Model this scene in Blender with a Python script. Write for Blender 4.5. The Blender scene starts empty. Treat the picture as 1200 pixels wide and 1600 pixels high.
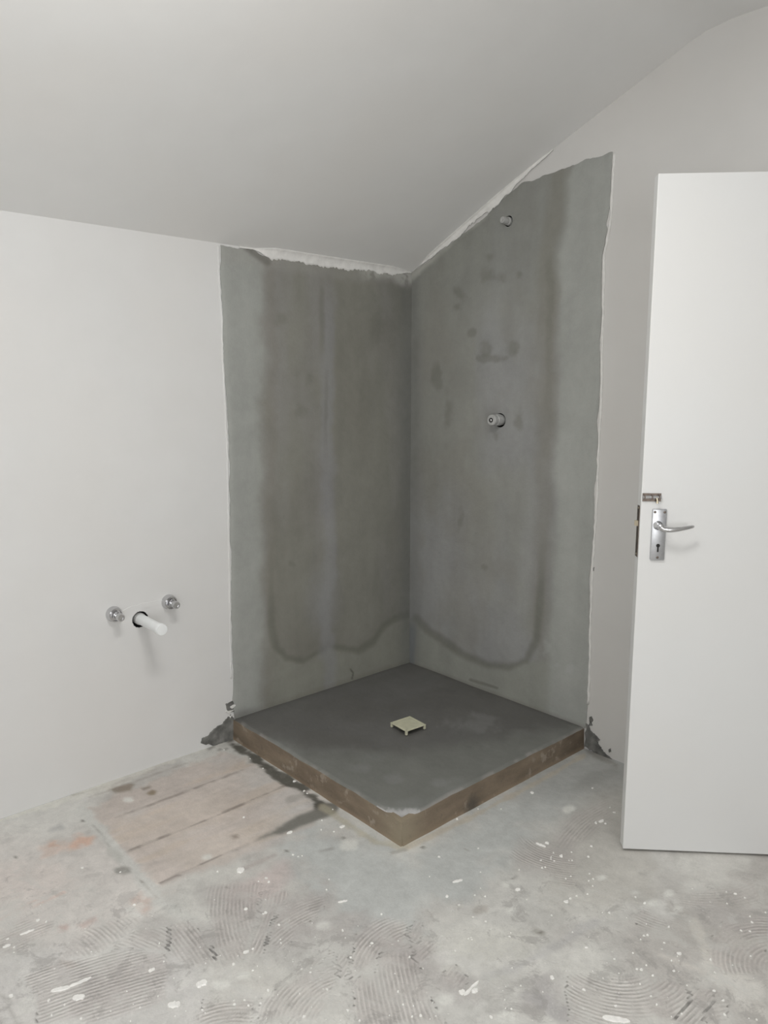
import bpy, bmesh, math, random
import numpy as np
from mathutils import Vector, Matrix
random.seed(7)
S = bpy.context.scene
COL = S.collection

# ------------------------------------------------------------------ camera
CAM = np.array([2.63753, -2.55514, 1.42048]); YAW, PITCH, ROLL, F = -0.83644, 0.15263, 0.00085, 1182.73
fw = np.array([math.sin(YAW)*math.cos(PITCH), math.cos(YAW)*math.cos(PITCH), -math.sin(PITCH)])
r0 = np.cross(fw, [0, 0, 1]); r0 /= np.linalg.norm(r0); u0 = np.cross(r0, fw)
rt = r0*math.cos(ROLL)+u0*math.sin(ROLL); up = -r0*math.sin(ROLL)+u0*math.cos(ROLL)
cd = bpy.data.cameras.new('camera'); cam = bpy.data.objects.new('camera', cd); COL.objects.link(cam)
M = Matrix(((rt[0], up[0], -fw[0], CAM[0]), (rt[1], up[1], -fw[1], CAM[1]), (rt[2], up[2], -fw[2], CAM[2]), (0, 0, 0, 1)))
cam.matrix_world = M
cd.sensor_fit = 'VERTICAL'; cd.sensor_height = 36; cd.lens = F/1600*36; cd.clip_start = .02
S.camera = cam

# ------------------------------------------------------------------ light and exposure
S.view_settings.view_transform = 'Standard'; S.view_settings.look = 'None'
S.view_settings.gamma = 1; S.view_settings.use_curve_mapping = False
S.view_settings.exposure = -0.17
W = bpy.data.worlds.new('world'); S.world = W; W.use_nodes = True
W.node_tree.nodes['Background'].inputs[0].default_value = (.75, .8, .9, 1)
W.node_tree.nodes['Background'].inputs[1].default_value = .3

def area(name, loc, rot, power, sx, sy, color, shape='RECTANGLE'):
    l = bpy.data.lights.new(name, 'AREA'); l.energy = power; l.shape = shape
    l.size = sx; l.size_y = sy; l.color = color
    o = bpy.data.objects.new(name, l); COL.objects.link(o); o.location = loc; o.rotation_euler = rot
    return o
# round lamp hanging just under the ceiling, above and in front of the camera (out of the picture), plus a point light added to brighten ceiling and slope
ll = bpy.data.lights.new('ceiling_fill_light', 'POINT'); ll.energy = 17; ll.shadow_soft_size = .12; ll.color = (1.0, .99, .965)
lo_ = bpy.data.objects.new('ceiling_fill_light', ll); COL.objects.link(lo_); lo_.location = (1.62, -2.0, 2.34)
area('ceiling_lamp_downlight', (1.8, -1.75, 2.52), (0, 0, 0), 13, .28, .28, (1.0, .99, .965), 'DISK')
# unseen area light added as soft, daylight-coloured fill for walls and ceiling
area('soft_fill_light', (4.15, -3.1, 1.25), (0, math.radians(90), 0), 42, 1.4, 1.5, (.985, .99, 1.0))

# ------------------------------------------------------------------ helpers
def ray(x, y): return fw+rt*(x-600)/F-up*(y-800)/F
def on(x, y, axis, v=0.0):
    d = ray(x, y); return CAM+d*((v-CAM[axis])/d[axis])
def topx(P):
    d = P-CAM; z = d@fw; zz = np.where(z > .15, z, 1)
    return np.where(z > .15, 600+F*(d@rt)/zz, -9999), np.where(z > .15, 800-F*(d@up)/zz, 9999)
def lin(c):
    c = np.asarray(c, float)/255
    return np.where(c <= .04045, c/12.92, ((c+.055)/1.055)**2.4)
def vnoise(x, y, s, seed):
    rs = np.random.RandomState(seed); T = rs.rand(256, 256)
    X = x/s+1000.3; Y = y/s+1000.7
    i = np.floor(X).astype(int); j = np.floor(Y).astype(int); a = X-i; b = Y-j
    a = a*a*(3-2*a); b = b*b*(3-2*b)
    g = lambda p, q: T[p % 256, q % 256]
    return (g(i, j)*(1-a)+g(i+1, j)*a)*(1-b)+(g(i, j+1)*(1-a)+g(i+1, j+1)*a)*b
def fbm(x, y, s, seed, n=4):
    v = 0; w = 0
    for k in range(n):
        v = v+vnoise(x, y, s/2**k, seed+k)*.55**k; w += .55**k
    return v/w
def sstep(a, b, x):
    t = np.clip((x-a)/(b-a), 0, 1); return t*t*(3-2*t)
def segdist(px, py, pts, closed=False):
    D = np.full(px.shape, 1e9); n = len(pts)
    for k in range(n if closed else n-1):
        (ax, ay), (bx, by) = pts[k], pts[(k+1) % n]
        vx, vy = bx-ax, by-ay; L = vx*vx+vy*vy+1e-9
        t = np.clip(((px-ax)*vx+(py-ay)*vy)/L, 0, 1)
        D = np.minimum(D, np.hypot(px-ax-t*vx, py-ay-t*vy))
    return D
def polysd(px, py, pts):            # positive inside
    D = segdist(px, py, pts, True); ins = np.zeros(px.shape, bool); n = len(pts)
    for k in range(n):
        (ax, ay), (bx, by) = pts[k], pts[(k+1) % n]
        c = ((ay > py) != (by > py)) & (px < (bx-ax)*(py-ay)/((by-ay) if by != ay else 1e-9)+ax)
        ins ^= c
    return np.where(ins, D, -D)

def tag(o, label=None, cat=None, group=None, kind=None):
    if label: o['label'] = label
    if cat: o['category'] = cat
    if group: o['group'] = group
    if kind: o['kind'] = kind
    return o
def link(name, me, mat, parent=None, loc=None, smooth=False):
    o = bpy.data.objects.new(name, me); COL.objects.link(o)
    if mat: me.materials.append(mat)
    if parent: o.parent = parent
    if loc is not None: o.location = loc
    if smooth:
        me.shade_smooth()
    return o
def obj(name, bm, mat, parent=None, smooth=False, sharp=None):
    me = bpy.data.meshes.new(name); bmesh.ops.recalc_face_normals(bm, faces=bm.faces[:])
    bm.to_mesh(me); bm.free()
    if smooth:
        me.shade_smooth()
        if sharp: me.set_sharp_from_angle(angle=math.radians(sharp))
    return link(name, me, mat, parent)
def frame(o, origin, ex, ey, ez):
    o.matrix_world = Matrix(((ex[0], ey[0], ez[0], origin[0]), (ex[1], ey[1], ez[1], origin[1]), (ex[2], ey[2], ez[2], origin[2]), (0, 0, 0, 1)))
def empty(name, loc=(0, 0, 0)):
    o = bpy.data.objects.new(name, None); COL.objects.link(o); o.location = loc; o.empty_display_size = .05
    return o
def add_box(bm, c, s, bev=0):
    r = bmesh.ops.create_cube(bm, size=1, matrix=Matrix.Translation(c) @ Matrix.Diagonal((*s, 1)))
    if bev:
        vs = r['verts']; es = list({e for v in vs for e in v.link_edges})
        bmesh.ops.bevel(bm, geom=es, offset=bev, segments=2, affect='EDGES', profile=.5)
def add_lathe(bm, prof, n=32, mat=Matrix(), cap=True, sides=None):
    """prof: (r, h) along local z"""
    rings = []
    for r, h in prof:
        if r < 1e-6: rings.append([bm.verts.new(mat @ Vector((0, 0, h)))])
        else: rings.append([bm.verts.new(mat @ Vector((r*math.cos(2*math.pi*k/n), r*math.sin(2*math.pi*k/n), h))) for k in range(n)])
    for a, b in zip(rings, rings[1:]):
        for k in range(n):
            q = (k+1) % n
            if len(a) == 1 and len(b) == 1: continue
            if len(a) == 1: bm.faces.new((a[0], b[q], b[k]))
            elif len(b) == 1: bm.faces.new((a[k], a[q], b[0]))
            else: bm.faces.new((a[k], a[q], b[q], b[k]))
    if cap:
        if len(rings[0]) > 1: bm.faces.new(rings[0][::-1])
        if len(rings[-1]) > 1: bm.faces.new(rings[-1])
def add_tube(bm, pts, rad, n=14, flat=1.0, upv=(0, 0, 1)):
    pts = [Vector(p) for p in pts]; rings = []
    for i, p in enumerate(pts):
        t = (pts[min(i+1, len(pts)-1)]-pts[max(i-1, 0)]).normalized()
        a = t.cross(Vector(upv)).normalized(); b = a.cross(t)
        r = rad[i] if isinstance(rad, (list, tuple)) else rad
        rings.append([bm.verts.new(p+a*math.cos(2*math.pi*k/n)*r+b*math.sin(2*math.pi*k/n)*r*flat) for k in range(n)])
    for a, b in zip(rings, rings[1:]):
        for k in range(n):
            bm.faces.new((a[k], a[(k+1) % n], b[(k+1) % n], b[k]))
    bm.faces.new(rings[0][::-1]); bm.faces.new(rings[-1])

# ------------------------------------------------------------------ materials
class NT:
    def __init__(s, name):
        s.m = bpy.data.materials.new(name); s.m.use_nodes = True; s.t = s.m.node_tree
        s.b = s.t.nodes['Principled BSDF']
    def n(s, typ, ins=None, **kw):
        nd = s.t.nodes.new(typ)
        for k, v in kw.items(): setattr(nd, k, v)
        for k, v in (ins or {}).items():
            if isinstance(v, bpy.types.NodeSocket): s.t.links.new(v, nd.inputs[k])
            else: nd.inputs[k].default_value = v
        return nd
    def noise(s, vec, scale, detail=4, rough=.55, dist=0):
        return s.n('ShaderNodeTexNoise', {'Vector': vec, 'Scale': scale, 'Detail': detail, 'Roughness': rough, 'Distortion': dist}).outputs[0]
    def math(s, op, a, b=0.0, c=None):
        ins = {0: a, 1: b}
        if c is not None: ins[2] = c
        return s.n('ShaderNodeMath', ins, operation=op).outputs[0]
    def rng(s, v, a, b, c=0.0, d=1.0):
        return s.n('ShaderNodeMapRange', {0: v, 1: a, 2: b, 3: c, 4: d}).outputs[0]
    def mix(s, f, a, b, mode='MIX'):
        nd = s.n('ShaderNodeMix', data_type='RGBA', blend_type=mode)
        for i, v in ((0, f), (6, a), (7, b)):
            if isinstance(v, bpy.types.NodeSocket): s.t.links.new(v, nd.inputs[i])
            else: nd.inputs[i].default_value = v
        return nd.outputs[2]
    def vscale(s, v, f): return s.n('ShaderNodeVectorMath', {0: v, 3: f}, operation='SCALE').outputs[0]
    def set(s, **kw):
        for k, v in kw.items():
            k = k.replace('_', ' ')
            if isinstance(v, bpy.types.NodeSocket): s.t.links.new(v, s.b.inputs[k])
            else: s.b.inputs[k].default_value = v
        return s
    def bump(s, h, dist, strength=1.0):
        nd = s.n('ShaderNodeBump', {'Height': h, 'Distance': dist, 'Strength': strength})
        s.t.links.new(nd.outputs[0], s.b.inputs['Normal']); return s
    def pos(s): return s.n('ShaderNodeNewGeometry').outputs['Position']
    def attr(s, name, out='Color'): return s.n('ShaderNodeAttribute', attribute_name=name).outputs[out]

def paint(name, col, dirt=.03, rough=.75, bump=.0012):
    t = NT(name); p = t.pos()
    a = t.noise(p, 1.3, 3); b = t.noise(p, 9, 4)
    f = t.math('ADD', t.rng(a, .3, .7, -dirt, dirt), t.rng(b, .3, .7, -dirt*.4, dirt*.4))
    c = t.vscale(t.n('ShaderNodeRGB').outputs[0], t.math('ADD', f, 1.0))
    [n for n in t.t.nodes if n.type == 'RGB'][0].outputs[0].default_value = (*col, 1)
    warm = t.mix(t.rng(t.noise(p, 2.1, 2), .4, .65, 0, .5), c, (col[0]*1.0, col[1]*.985, col[2]*.97, 1))
    t.set(Base_Color=warm, Roughness=rough)
    h = t.math('ADD', t.math('MULTIPLY', t.noise(p, 4, 2), 3.0), t.math('MULTIPLY', t.noise(p, 60, 3), .15))
    t.bump(h, bump); return t.m
M_WALL = paint('white_wall_paint', (.73, .728, .72))
M_WALL2 = paint('white_wall_paint_warm', (.66, .65, .632))  # slightly darker, warmer white for the back wall
M_CEIL = paint('ceiling_paint', (.83, .828, .818), .02)
M_DOOR = paint('door_paint', (.76, .765, .76), .008, .42, .0002)
def simple(name, col, rough=.5, metal=0, nscale=30, namt=.1, bump=0, **kw):
    t = NT(name); p = t.pos(); v = t.rng(t.noise(p, nscale, 3), .3, .7, 1-namt, 1+namt)
    r = t.n('ShaderNodeRGB'); r.outputs[0].default_value = (*col, 1)
    t.set(Base_Color=t.vscale(r.outputs[0], v), Roughness=rough, Metallic=metal, **kw)
    if bump: t.bump(t.noise(p, nscale, 3), bump)
    return t.m
M_CHROME = simple('chrome', (.62, .62, .63), .16, 1, 80, .06)
M_SATIN = simple('satin_aluminium', (.55, .56, .58), .38, 1, 120, .06)
M_STEEL = simple('worn_brassy_steel', (.17, .14, .12), .38, .85, 90, .25)
M_BRASS = simple('pale_brass', (.62, .55, .42), .35, .9, 60, .1)
M_PVC = simple('white_pvc', (.86, .88, .88), .35, 0, 20, .02)
M_GREYPL = simple('grey_plastic', (.45, .45, .44), .5, 0, 60, .12, .0004)
M_DARK = simple('dark_hole_lining', (.02, .019, .018), .9, 0, 40, .3)
M_CREAM = simple('cream_plastic', (.62, .61, .46), .5, 0, 45, .07)
M_CHIP = simple('white_plaster_chip', (.93, .92, .89), .7, 0, 60, .06)
M_SMEAR = simple('dark_cement_smear', (.17, .17, .16), .85, 0, 25, .45, .004)
M_FILLET = simple('fresh_white_plaster', (.80, .79, .765), .8, 0, 35, .07, .003)

def cement(name, bumpd=.0015, speck=.05, rough=.8, fine=.07):
    t = NT(name); p = t.pos(); c = t.attr('Col')
    a = t.noise(p, 5, 5, .6, .4); b = t.noise(p, 28, 5, .65); g = t.noise(p, 140, 3)
    st = t.noise(t.n('ShaderNodeVectorMath', {0: p, 1: (9, 9, 1.4)}, operation='MULTIPLY').outputs[0], 1.0, 4)   # vertical float marks
    f = t.math('ADD', t.math('ADD', t.rng(a, .3, .7, -fine, fine), t.rng(b, .3, .7, -fine*.5, fine*.5)),
               t.math('ADD', t.rng(g, .3, .7, -.02, .02), t.rng(st, .3, .7, -fine*.8, fine*.8)))
    t.set(Base_Color=t.vscale(c, t.math('ADD', f, 1.0)), Roughness=rough)
    t.bump(t.math('ADD', t.math('MULTIPLY', a, 1.5), t.math('ADD', b, t.math('MULTIPLY', g, .2))), bumpd)
    return t.m
M_CEM = cement('cement_render'); M_TRAY = cement('tray_cement', .0015, rough=.62)

def side_mat():
    t = NT('brown_tray_edge'); p = t.pos(); z = t.n('ShaderNodeSeparateXYZ', {0: p}).outputs[2]
    st = t.noise(t.n('ShaderNodeVectorMath', {0: p, 1: (.8, .8, 2.2)}, operation='MULTIPLY').outputs[0], 6, 5, .6)
    sp = t.noise(p, 34, 5, .65)
    c = t.mix(t.rng(st, .35, .68), (.16, .122, .088, 1), (.27, .215, .155, 1))
    c = t.mix(t.rng(sp, .60, .72, 0, .65), c, (.10, .085, .07, 1))
    c = t.mix(t.math('MULTIPLY', t.rng(t.noise(p, 17, 4, .6), .60, .68), .5), c, (.46, .40, .33, 1))
    c = t.mix(t.math('MULTIPLY', t.rng(z, .018, 0), .6), c, (.34, .26, .18, 1))
    dcn = t.n('ShaderNodeVectorMath', {0: p, 1: (1.03, -1.03, .045)}, operation='DISTANCE').outputs['Value']
    c = t.mix(t.math('MULTIPLY', t.rng(dcn, .13, .02), .7), c, (.33, .285, .205, 1))
    dsp = t.n('ShaderNodeVectorMath', {0: p, 1: (1.028, -.69, .01)}, operation='DISTANCE').outputs['Value']
    c = t.mix(t.math('MULTIPLY', t.rng(t.math('ADD', dsp, t.math('MULTIPLY', sp, .05)), .075, .04), .75), c, (.07, .065, .055, 1))
    t.set(Base_Color=c, Roughness=.7); t.bump(t.math('ADD', sp, st), .003); return t.m
M_SIDE = side_mat()

def floor_mat():
    t = NT('worn_screed_floor'); p = t.pos(); c = t.attr('Col')
    ph = t.attr('phase', 'Fac'); mk = t.attr('ridge', 'Fac')
    wob = t.math('MULTIPLY', t.noise(p, 22, 2), .5)
    s = t.math('SINE', t.math('MULTIPLY', t.math('ADD', ph, wob), 2*math.pi))
    brk = t.rng(t.noise(p, 13, 5, .65), .38, .62)
    m = t.math('MULTIPLY', mk, brk)
    a = t.noise(p, 6, 6, .65, .6); b = t.noise(p, 30, 5, .7, .3); g = t.noise(p, 190, 3, .6)
    f = t.math('ADD', t.math('ADD', t.rng(a, .3, .7, -.09, .09), t.rng(b, .3, .7, -.09, .09)), t.rng(g, .3, .7, -.05, .05))
    f = t.math('ADD', f, t.math('MULTIPLY', t.math('MULTIPLY', s, m), .17))
    base = t.vscale(c, t.math('ADD', f, 1.0))
    rough = t.attr('grub', 'Fac')
    sc = t.math('MULTIPLY', t.rng(t.noise(p, 19, 7, .72, .8), .55, .66), rough)     # pale residue scabs
    base = t.mix(t.math('MULTIPLY', sc, .34), base, (.70, .69, .66, 1))
    n3 = t.noise(t.n('ShaderNodeVectorMath', {0: p, 1: (3.1, 8.2, 0)}, operation='ADD').outputs[0], 11, 9, .74, .5)
    base = t.mix(t.math('MULTIPLY', t.rng(n3, .53, .58), t.math('MULTIPLY', rough, .42)), base, (.62, .615, .585, 1))
    base = t.mix(t.math('MULTIPLY', t.rng(n3, .45, .40), t.math('MULTIPLY', rough, .38)), base, (.30, .285, .275, 1))
    fl = t.rng(t.noise(p, 75, 4, .6), .665, .70)
    base = t.mix(t.math('MULTIPLY', fl, t.math('MULTIPLY', rough, .55)), base, (.80, .79, .75, 1))
    dk = t.math('MULTIPLY', t.rng(t.noise(t.n('ShaderNodeVectorMath', {0: p, 1: (5.3, 1.7, 0)}, operation='ADD').outputs[0], 13, 7, .7, 1.0), .56, .66), rough)
    base = t.mix(t.math('MULTIPLY', dk, .17), base, (.26, .245, .235, 1))
    t.set(Base_Color=base, Roughness=t.rng(b, .3, .7, .55, .8))
    h = t.math('ADD', t.math('MULTIPLY', t.math('MULTIPLY', s, m), .7), t.math('ADD', t.math('MULTIPLY', b, .8), t.math('MULTIPLY', sc, .35)))
    t.bump(h, .0016); return t.m
M_FLOOR = floor_mat()

def grid_mesh(name, P, nu, nv, attrs, mat, parent=None, keep=None, skirt=None):
    """P: (nu*nv,3) structured points; attrs name->array (N) or (N,3)"""
    i = np.arange(nu-1)[:, None]*nv+np.arange(nv-1)[None, :]
    q = np.stack([i, i+nv, i+nv+1, i+1], -1).reshape(-1, 4)
    if keep is not None: q = q[keep(q)]
    faces = q.tolist()
    N = len(P); V = P
    if skirt is not None:
        from collections import Counter
        E = np.concatenate([q[:, [0, 1]], q[:, [1, 2]], q[:, [2, 3]], q[:, [3, 0]]])
        key = np.sort(E, 1); code = key[:, 0].astype(np.int64)*N*2+key[:, 1]
        u, idx, cnt = np.unique(code, return_index=True, return_counts=True)
        be = E[idx[cnt == 1]]; ids = np.unique(be); mp = {int(k): N+n for n, k in enumerate(ids)}
        V = np.concatenate([P, P[ids]+np.array(skirt)])
        faces += [[int(b), int(a), mp[int(a)], mp[int(b)]] for a, b in be]
        attrs = {k: np.concatenate([v, v[ids]]) for k, v in attrs.items()}
    me = bpy.data.meshes.new(name); me.from_pydata(V.tolist(), [], faces)
    for k, v in attrs.items():
        if v.ndim == 1:
            a = me.attributes.new(k, 'FLOAT', 'POINT'); a.data.foreach_set('value', v.astype(np.float32))
        else:
            a = me.attributes.new(k, 'FLOAT_COLOR', 'POINT')
            a.data.foreach_set('color', np.concatenate([v, np.ones((len(v), 1))], 1).astype(np.float32).ravel())
    o = link(name, me, mat, parent, smooth=True); me.set_sharp_from_angle(angle=math.radians(50))
    return o
def blend(C, m, rgb): return C*(1-m[:, None])+np.asarray(rgb)[None, :]*m[:, None]

# ------------------------------------------------------------------ floor
XM, YM = 4.2, -4.2
gx = np.concatenate([np.arange(0, 2.9, .0075), np.linspace(2.9, XM, 14)])
gy = np.concatenate([np.linspace(YM, -2.9, 14)[:-1], np.arange(-2.9, .0001, .0075)])
gx[0] = 0; gy[-1] = 0
GX, GY = np.meshgrid(gx, gy, indexing='ij'); fx = GX.ravel(); fy = GY.ravel()
def floor_h(x, y): return (fbm(x, y, .35, 11, 3)-.5)*.004
FP = np.stack([fx, fy, floor_h(fx, fy)], 1)
px, py = topx(np.stack([fx, fy, fx*0], 1))
KF = np.array([.70, .70, .69])
fc = lambda *c: lin(c)/KF
jit = (fbm(fx, fy, .06, 3)-.5)
jit2 = (fbm(fx, fy, .25, 9)-.5)
C = np.tile(fc(176, 175, 170), (len(fx), 1))
C = blend(C, sstep(.42, .66, fbm(fx, fy, .5, 21)), fc(165, 162, 157))
C = blend(C, sstep(.5, .7, fbm(fx, fy, .18, 31))*.6, fc(188, 187, 181))
mott = fbm(fx, fy, .035, 71, 4)
def region(pts, rgb, soft=8, rag=14, amt=1.0, mot=0):
    global C
    m = sstep(-soft, soft, polysd(px, py, pts)+jit*rag*2)*amt
    if mot: m = m*(1-mot+mot*1.5*sstep(.38, .58, mott))
    C = blend(C, m, fc(*rgb)); return m
# smooth bluish grey screed around the base of the shower
m_smooth = region([(480, 1290), (640, 1330), (930, 1165), (1010, 1195), (900, 1270), (800, 1330), (740, 1400), (640, 1450), (540, 1440), (500, 1400), (440, 1330)], (166, 168, 165), 30, 40)
region([(820, 1190), (990, 1150), (1010, 1230), (900, 1260), (820, 1260)], (146, 147, 144), 30, 20, .8)
region([(660, 1490), (740, 1450), (830, 1460), (830, 1500), (760, 1530), (700, 1520)], (180, 179, 172), 20, 20, .7)
region([(930, 1230), (1010, 1230), (1020, 1400), (880, 1420), (820, 1350)], (160, 157, 150), 30, 30, .6)
region([(1040, 1410), (1200, 1400), (1200, 1520), (1080, 1480)], (158, 155, 149), 30, 30, .6)
# light washed zone at the left edge and along the left wall
region([(-60, 1250), (170, 1200), (150, 1290), (60, 1330), (-60, 1330)], (187, 186, 181), 25, 25, .8)
region([(-60, 1300), (230, 1330), (240, 1420), (100, 1490), (-60, 1470)], (185, 181, 176), 25, 25, .8)
region([(-60, 1490), (300, 1470), (320, 1620), (-60, 1620)], (186, 184, 181), 25, 25, .6)
# pinkish floorboards showing through
planks = [(135, 1262), (345, 1180), (400, 1195), (520, 1262), (440, 1310), (252, 1392)]
m_pl = region(planks, (172, 165, 159), 7, 14, .92)
# per-board tone (boards run along the left wall, i.e. along y)
seams = [on(x, y, 2)[0] for x, y in ((189, 1229), (179, 1278), (200, 1329), (250, 1380))]
seams2 = [0.0, seams[0], seams[1], (seams[1]*.5+seams[2]*.5), seams[2], seams[3]]
for k in range(len(seams2)-1):
    b = (fx > seams2[k]) & (fx < seams2[k+1])
    C = np.where((b & (m_pl > .3))[:, None], C*np.array([1.02, 1.0, .985][0:3])*(1+[.05, -.03, .02, .0, .04][k]), C)
grain = vnoise(fx*12, fy*.7, .1, 77)
C = C*(1-(m_pl*.09*(grain-.5))[:, None])
C = blend(C, m_pl*sstep(.46, .66, fbm(fx*1.6, fy*.8, .22, 83))*.55, fc(176, 174, 170))
C = blend(C, m_pl*sstep(.5, .68, fbm(fx*2.5, fy*.6, .2, 87))*.5, fc(174, 161, 146))
C = blend(C, m_pl*sstep(380, 470, px)*.5, fc(168, 168, 166))
pinks = [([(185, 1290), (310, 1240), (420, 1240), (330, 1290), (220, 1330)], (178, 168, 158), .6),
         ([(260, 1340), (380, 1290), (400, 1310), (300, 1370)], (180, 171, 161), .5),
         ([(400, 1360), (450, 1350), (440, 1400), (380, 1420), (340, 1400)], (176, 165, 161), .7),
         ([(-20, 1350), (120, 1350), (110, 1390), (-20, 1420)], (188, 180, 174), .6)]
for p_, c_, a_ in pinks: region(p_, c_, 14, 20, a_)
def line(pts, rgb, w, amt=1.0, rag=2.0):
    global C
    d = segdist(px, py, pts)+jit*rag*2
    if w < 1.3: amt = amt*(.35+.65*sstep(.36, .55, mott))
    C = blend(C, sstep(w*1.5+.8, w*.5, d)*amt, fc(*rgb))
line([(140, 1245), (189, 1229), (262, 1203), (300, 1190)], (140, 133, 127), 1.0, .55)
line([(179, 1279), (282, 1240), (380, 1203)], (128, 119, 112), 1.0, .8)
line([(200, 1330), (330, 1278), (458, 1222)], (124, 115, 108), 1.1, .85)
line([(232, 1352), (247, 1347)], (138, 130, 126), 1.2, .7)
line([(250, 1380), (300, 1357), (405, 1311)], (120, 112, 107), 1.2, .85)
line([(380, 1358), (430, 1336)], (150, 142, 138), 2.5, .6)
# cement grout band beside the end of the boards
line([(128, 1268), (160, 1302), (195, 1345), (247, 1405), (300, 1440)], (179, 179, 174), 8, .8, 5)
line([(146, 1290), (158, 1305), (172, 1322)], (140, 138, 133), 1.2, .7)
line([(172, 1330), (186, 1340)], (158, 158, 152), 6, .6, 4)
line([(214, 1366), (232, 1388), (246, 1404)], (134, 130, 124), 1.1, .8)
# stains
region([(168, 1234), (178, 1229), (205, 1222), (212, 1226), (203, 1235), (180, 1238)], (128, 119, 108), 3, 3)
region([(220, 1232), (234, 1228), (236, 1231), (224, 1235)], (130, 122, 113), 2, 2)
region([(230, 1240), (237, 1235), (244, 1237), (242, 1242), (234, 1243)], (128, 116, 100), 2, 2)
region([(180, 1358), (190, 1354), (203, 1355), (203, 1362), (190, 1365), (181, 1364)], (135, 133, 128), 3, 4)
region([(64, 1342), (66, 1325), (80, 1310), (110, 1316), (122, 1306), (145, 1308), (140, 1318), (110, 1330), (80, 1342)], (180, 158, 145), 7, 12, .95, .45)
region([(205, 1405), (220, 1395), (243, 1402), (233, 1420), (228, 1432), (212, 1424)], (180, 156, 144), 6, 10, .9, .45)
region([(94, 1456), (88, 1446), (108, 1443), (108, 1453)], (165, 145, 138), 3, 6, .7)
region([(120, 1445), (150, 1430), (152, 1440), (128, 1452)], (172, 152, 145), 4, 6, .6)
line([(0, 1436), (58, 1405)], (188, 162, 150), 1.2, .5)
line([(50, 1418), (100, 1394)], (188, 160, 148), 1.5, .4)
region([(75, 1298), (95, 1288), (100, 1294), (80, 1302)], (150, 150, 148), 4, 5, .7)
line([(0, 1555), (12, 1562), (20, 1585), (30, 1600)], (150, 148, 143), 2.5, .6, 5)
line([(95, 1502), (110, 1508)], (145, 136, 130), 6, .5, 8)
region([(360, 1305), (370, 1303), (374, 1309), (364, 1312)], (130, 118, 108), 3, 3, .8)
for q in ((354, 1387), (447, 1330), (536, 1310), (660, 1324), (24, 1339), (844, 1457), (128, 1283)): line([q, (q[0]+2, q[1])], (95, 92, 85), 1.6, .8, 0)
line([(837, 1455), (848, 1459)], (120, 116, 108), 4, .5, 3)
line([(520, 1326), (500, 1330)], (135, 133, 130), 2, .6)
line([(726, 1326), (733, 1329)], (140, 138, 134), 1.4, .7)
line([(800, 1372), (808, 1369)], (110, 105, 100), 1.2, .8, 0)
line([(1052, 1430), (1067, 1435)], (85, 84, 80), 1.2, .9, 0)
line([(745, 1423), (758, 1420)], (140, 134, 126), 5, .5, 5)
line([(900, 1230), (960, 1200)], (135, 134, 130), 8, .4, 10)
# scuffs and drag marks
for pts_ in ([(395, 1595), (420, 1560), (470, 1590), (560, 1600)], [(290, 1540), (330, 1520), (400, 1560)], [(640, 1575), (690, 1560), (790, 1600)],
             [(690, 1500), (760, 1510), (840, 1500)], [(850, 1560), (900, 1540)], [(1010, 1415), (1050, 1425)], [(1120, 1535), (1180, 1560)], [(160, 1490), (230, 1400)], [(40, 1520), (40, 1590)]):
    d_ = segdist(px, py, pts_)+jit*30
    C = blend(C, sstep(20, 2, d_)*.75*sstep(.36, .5, mott), fc(190, 189, 184))
for pts_ in ([(430, 1470), (560, 1440), (640, 1500)], [(330, 1400), (420, 1430), (500, 1410)], [(830, 1580), (860, 1540), (890, 1590)], [(640, 1490), (690, 1530), (720, 1550)], [(880, 1330), (820, 1340)], [(1100, 1420), (1200, 1450)], [(120, 1560), (250, 1520)], [(240, 1450), (330, 1470)]):
    d_ = segdist(px, py, pts_)+jit*40
    C = blend(C, sstep(34, 4, d_)*.55, fc(153, 149, 146))
line([(760, 1530), (850, 1490), (930, 1440)], (160, 159, 158), 6, .45, 8)
line([(1030, 1492), (1100, 1520)], (186, 182, 175), 2.5, .5, 3)
line([(1085, 1440), (1105, 1490)], (184, 181, 173), 6, .6, 10)
line([(1120, 1500), (1200, 1590)], (186, 183, 176), 14, .5, 22)
line([(830, 1560), (900, 1600)], (150, 148, 147), 10, .5, 20)
line([(400, 1530), (520, 1600)], (188, 187, 180), 22, .4, 30)
line([(840, 1540), (870, 1580)], (148, 146, 145), 14, .4, 22)
for (x, y, w) in ((323, 1340, 7), (800, 1423, 7), (794, 1381, 8), (940, 1371, 7), (992, 1395, 6), (1044, 1396, 6), (695, 1562, 12), (545, 1322, 14), (683, 1580, 7), (165, 1529, 4), (1020, 1412, 9), (1060, 1420, 7), (200, 1250, 8), (206, 1251, 3), (505, 1447, 10), (890, 1265, 8), (380, 1525, 9), (345, 1540, 14), (790, 1590, 13), (975, 1540, 8), (740, 1545, 4)):
    line([(x-w*.5, y), (x+w*.5, y-1)], (196, 196, 190), w*.55, .75, 4)
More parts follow.
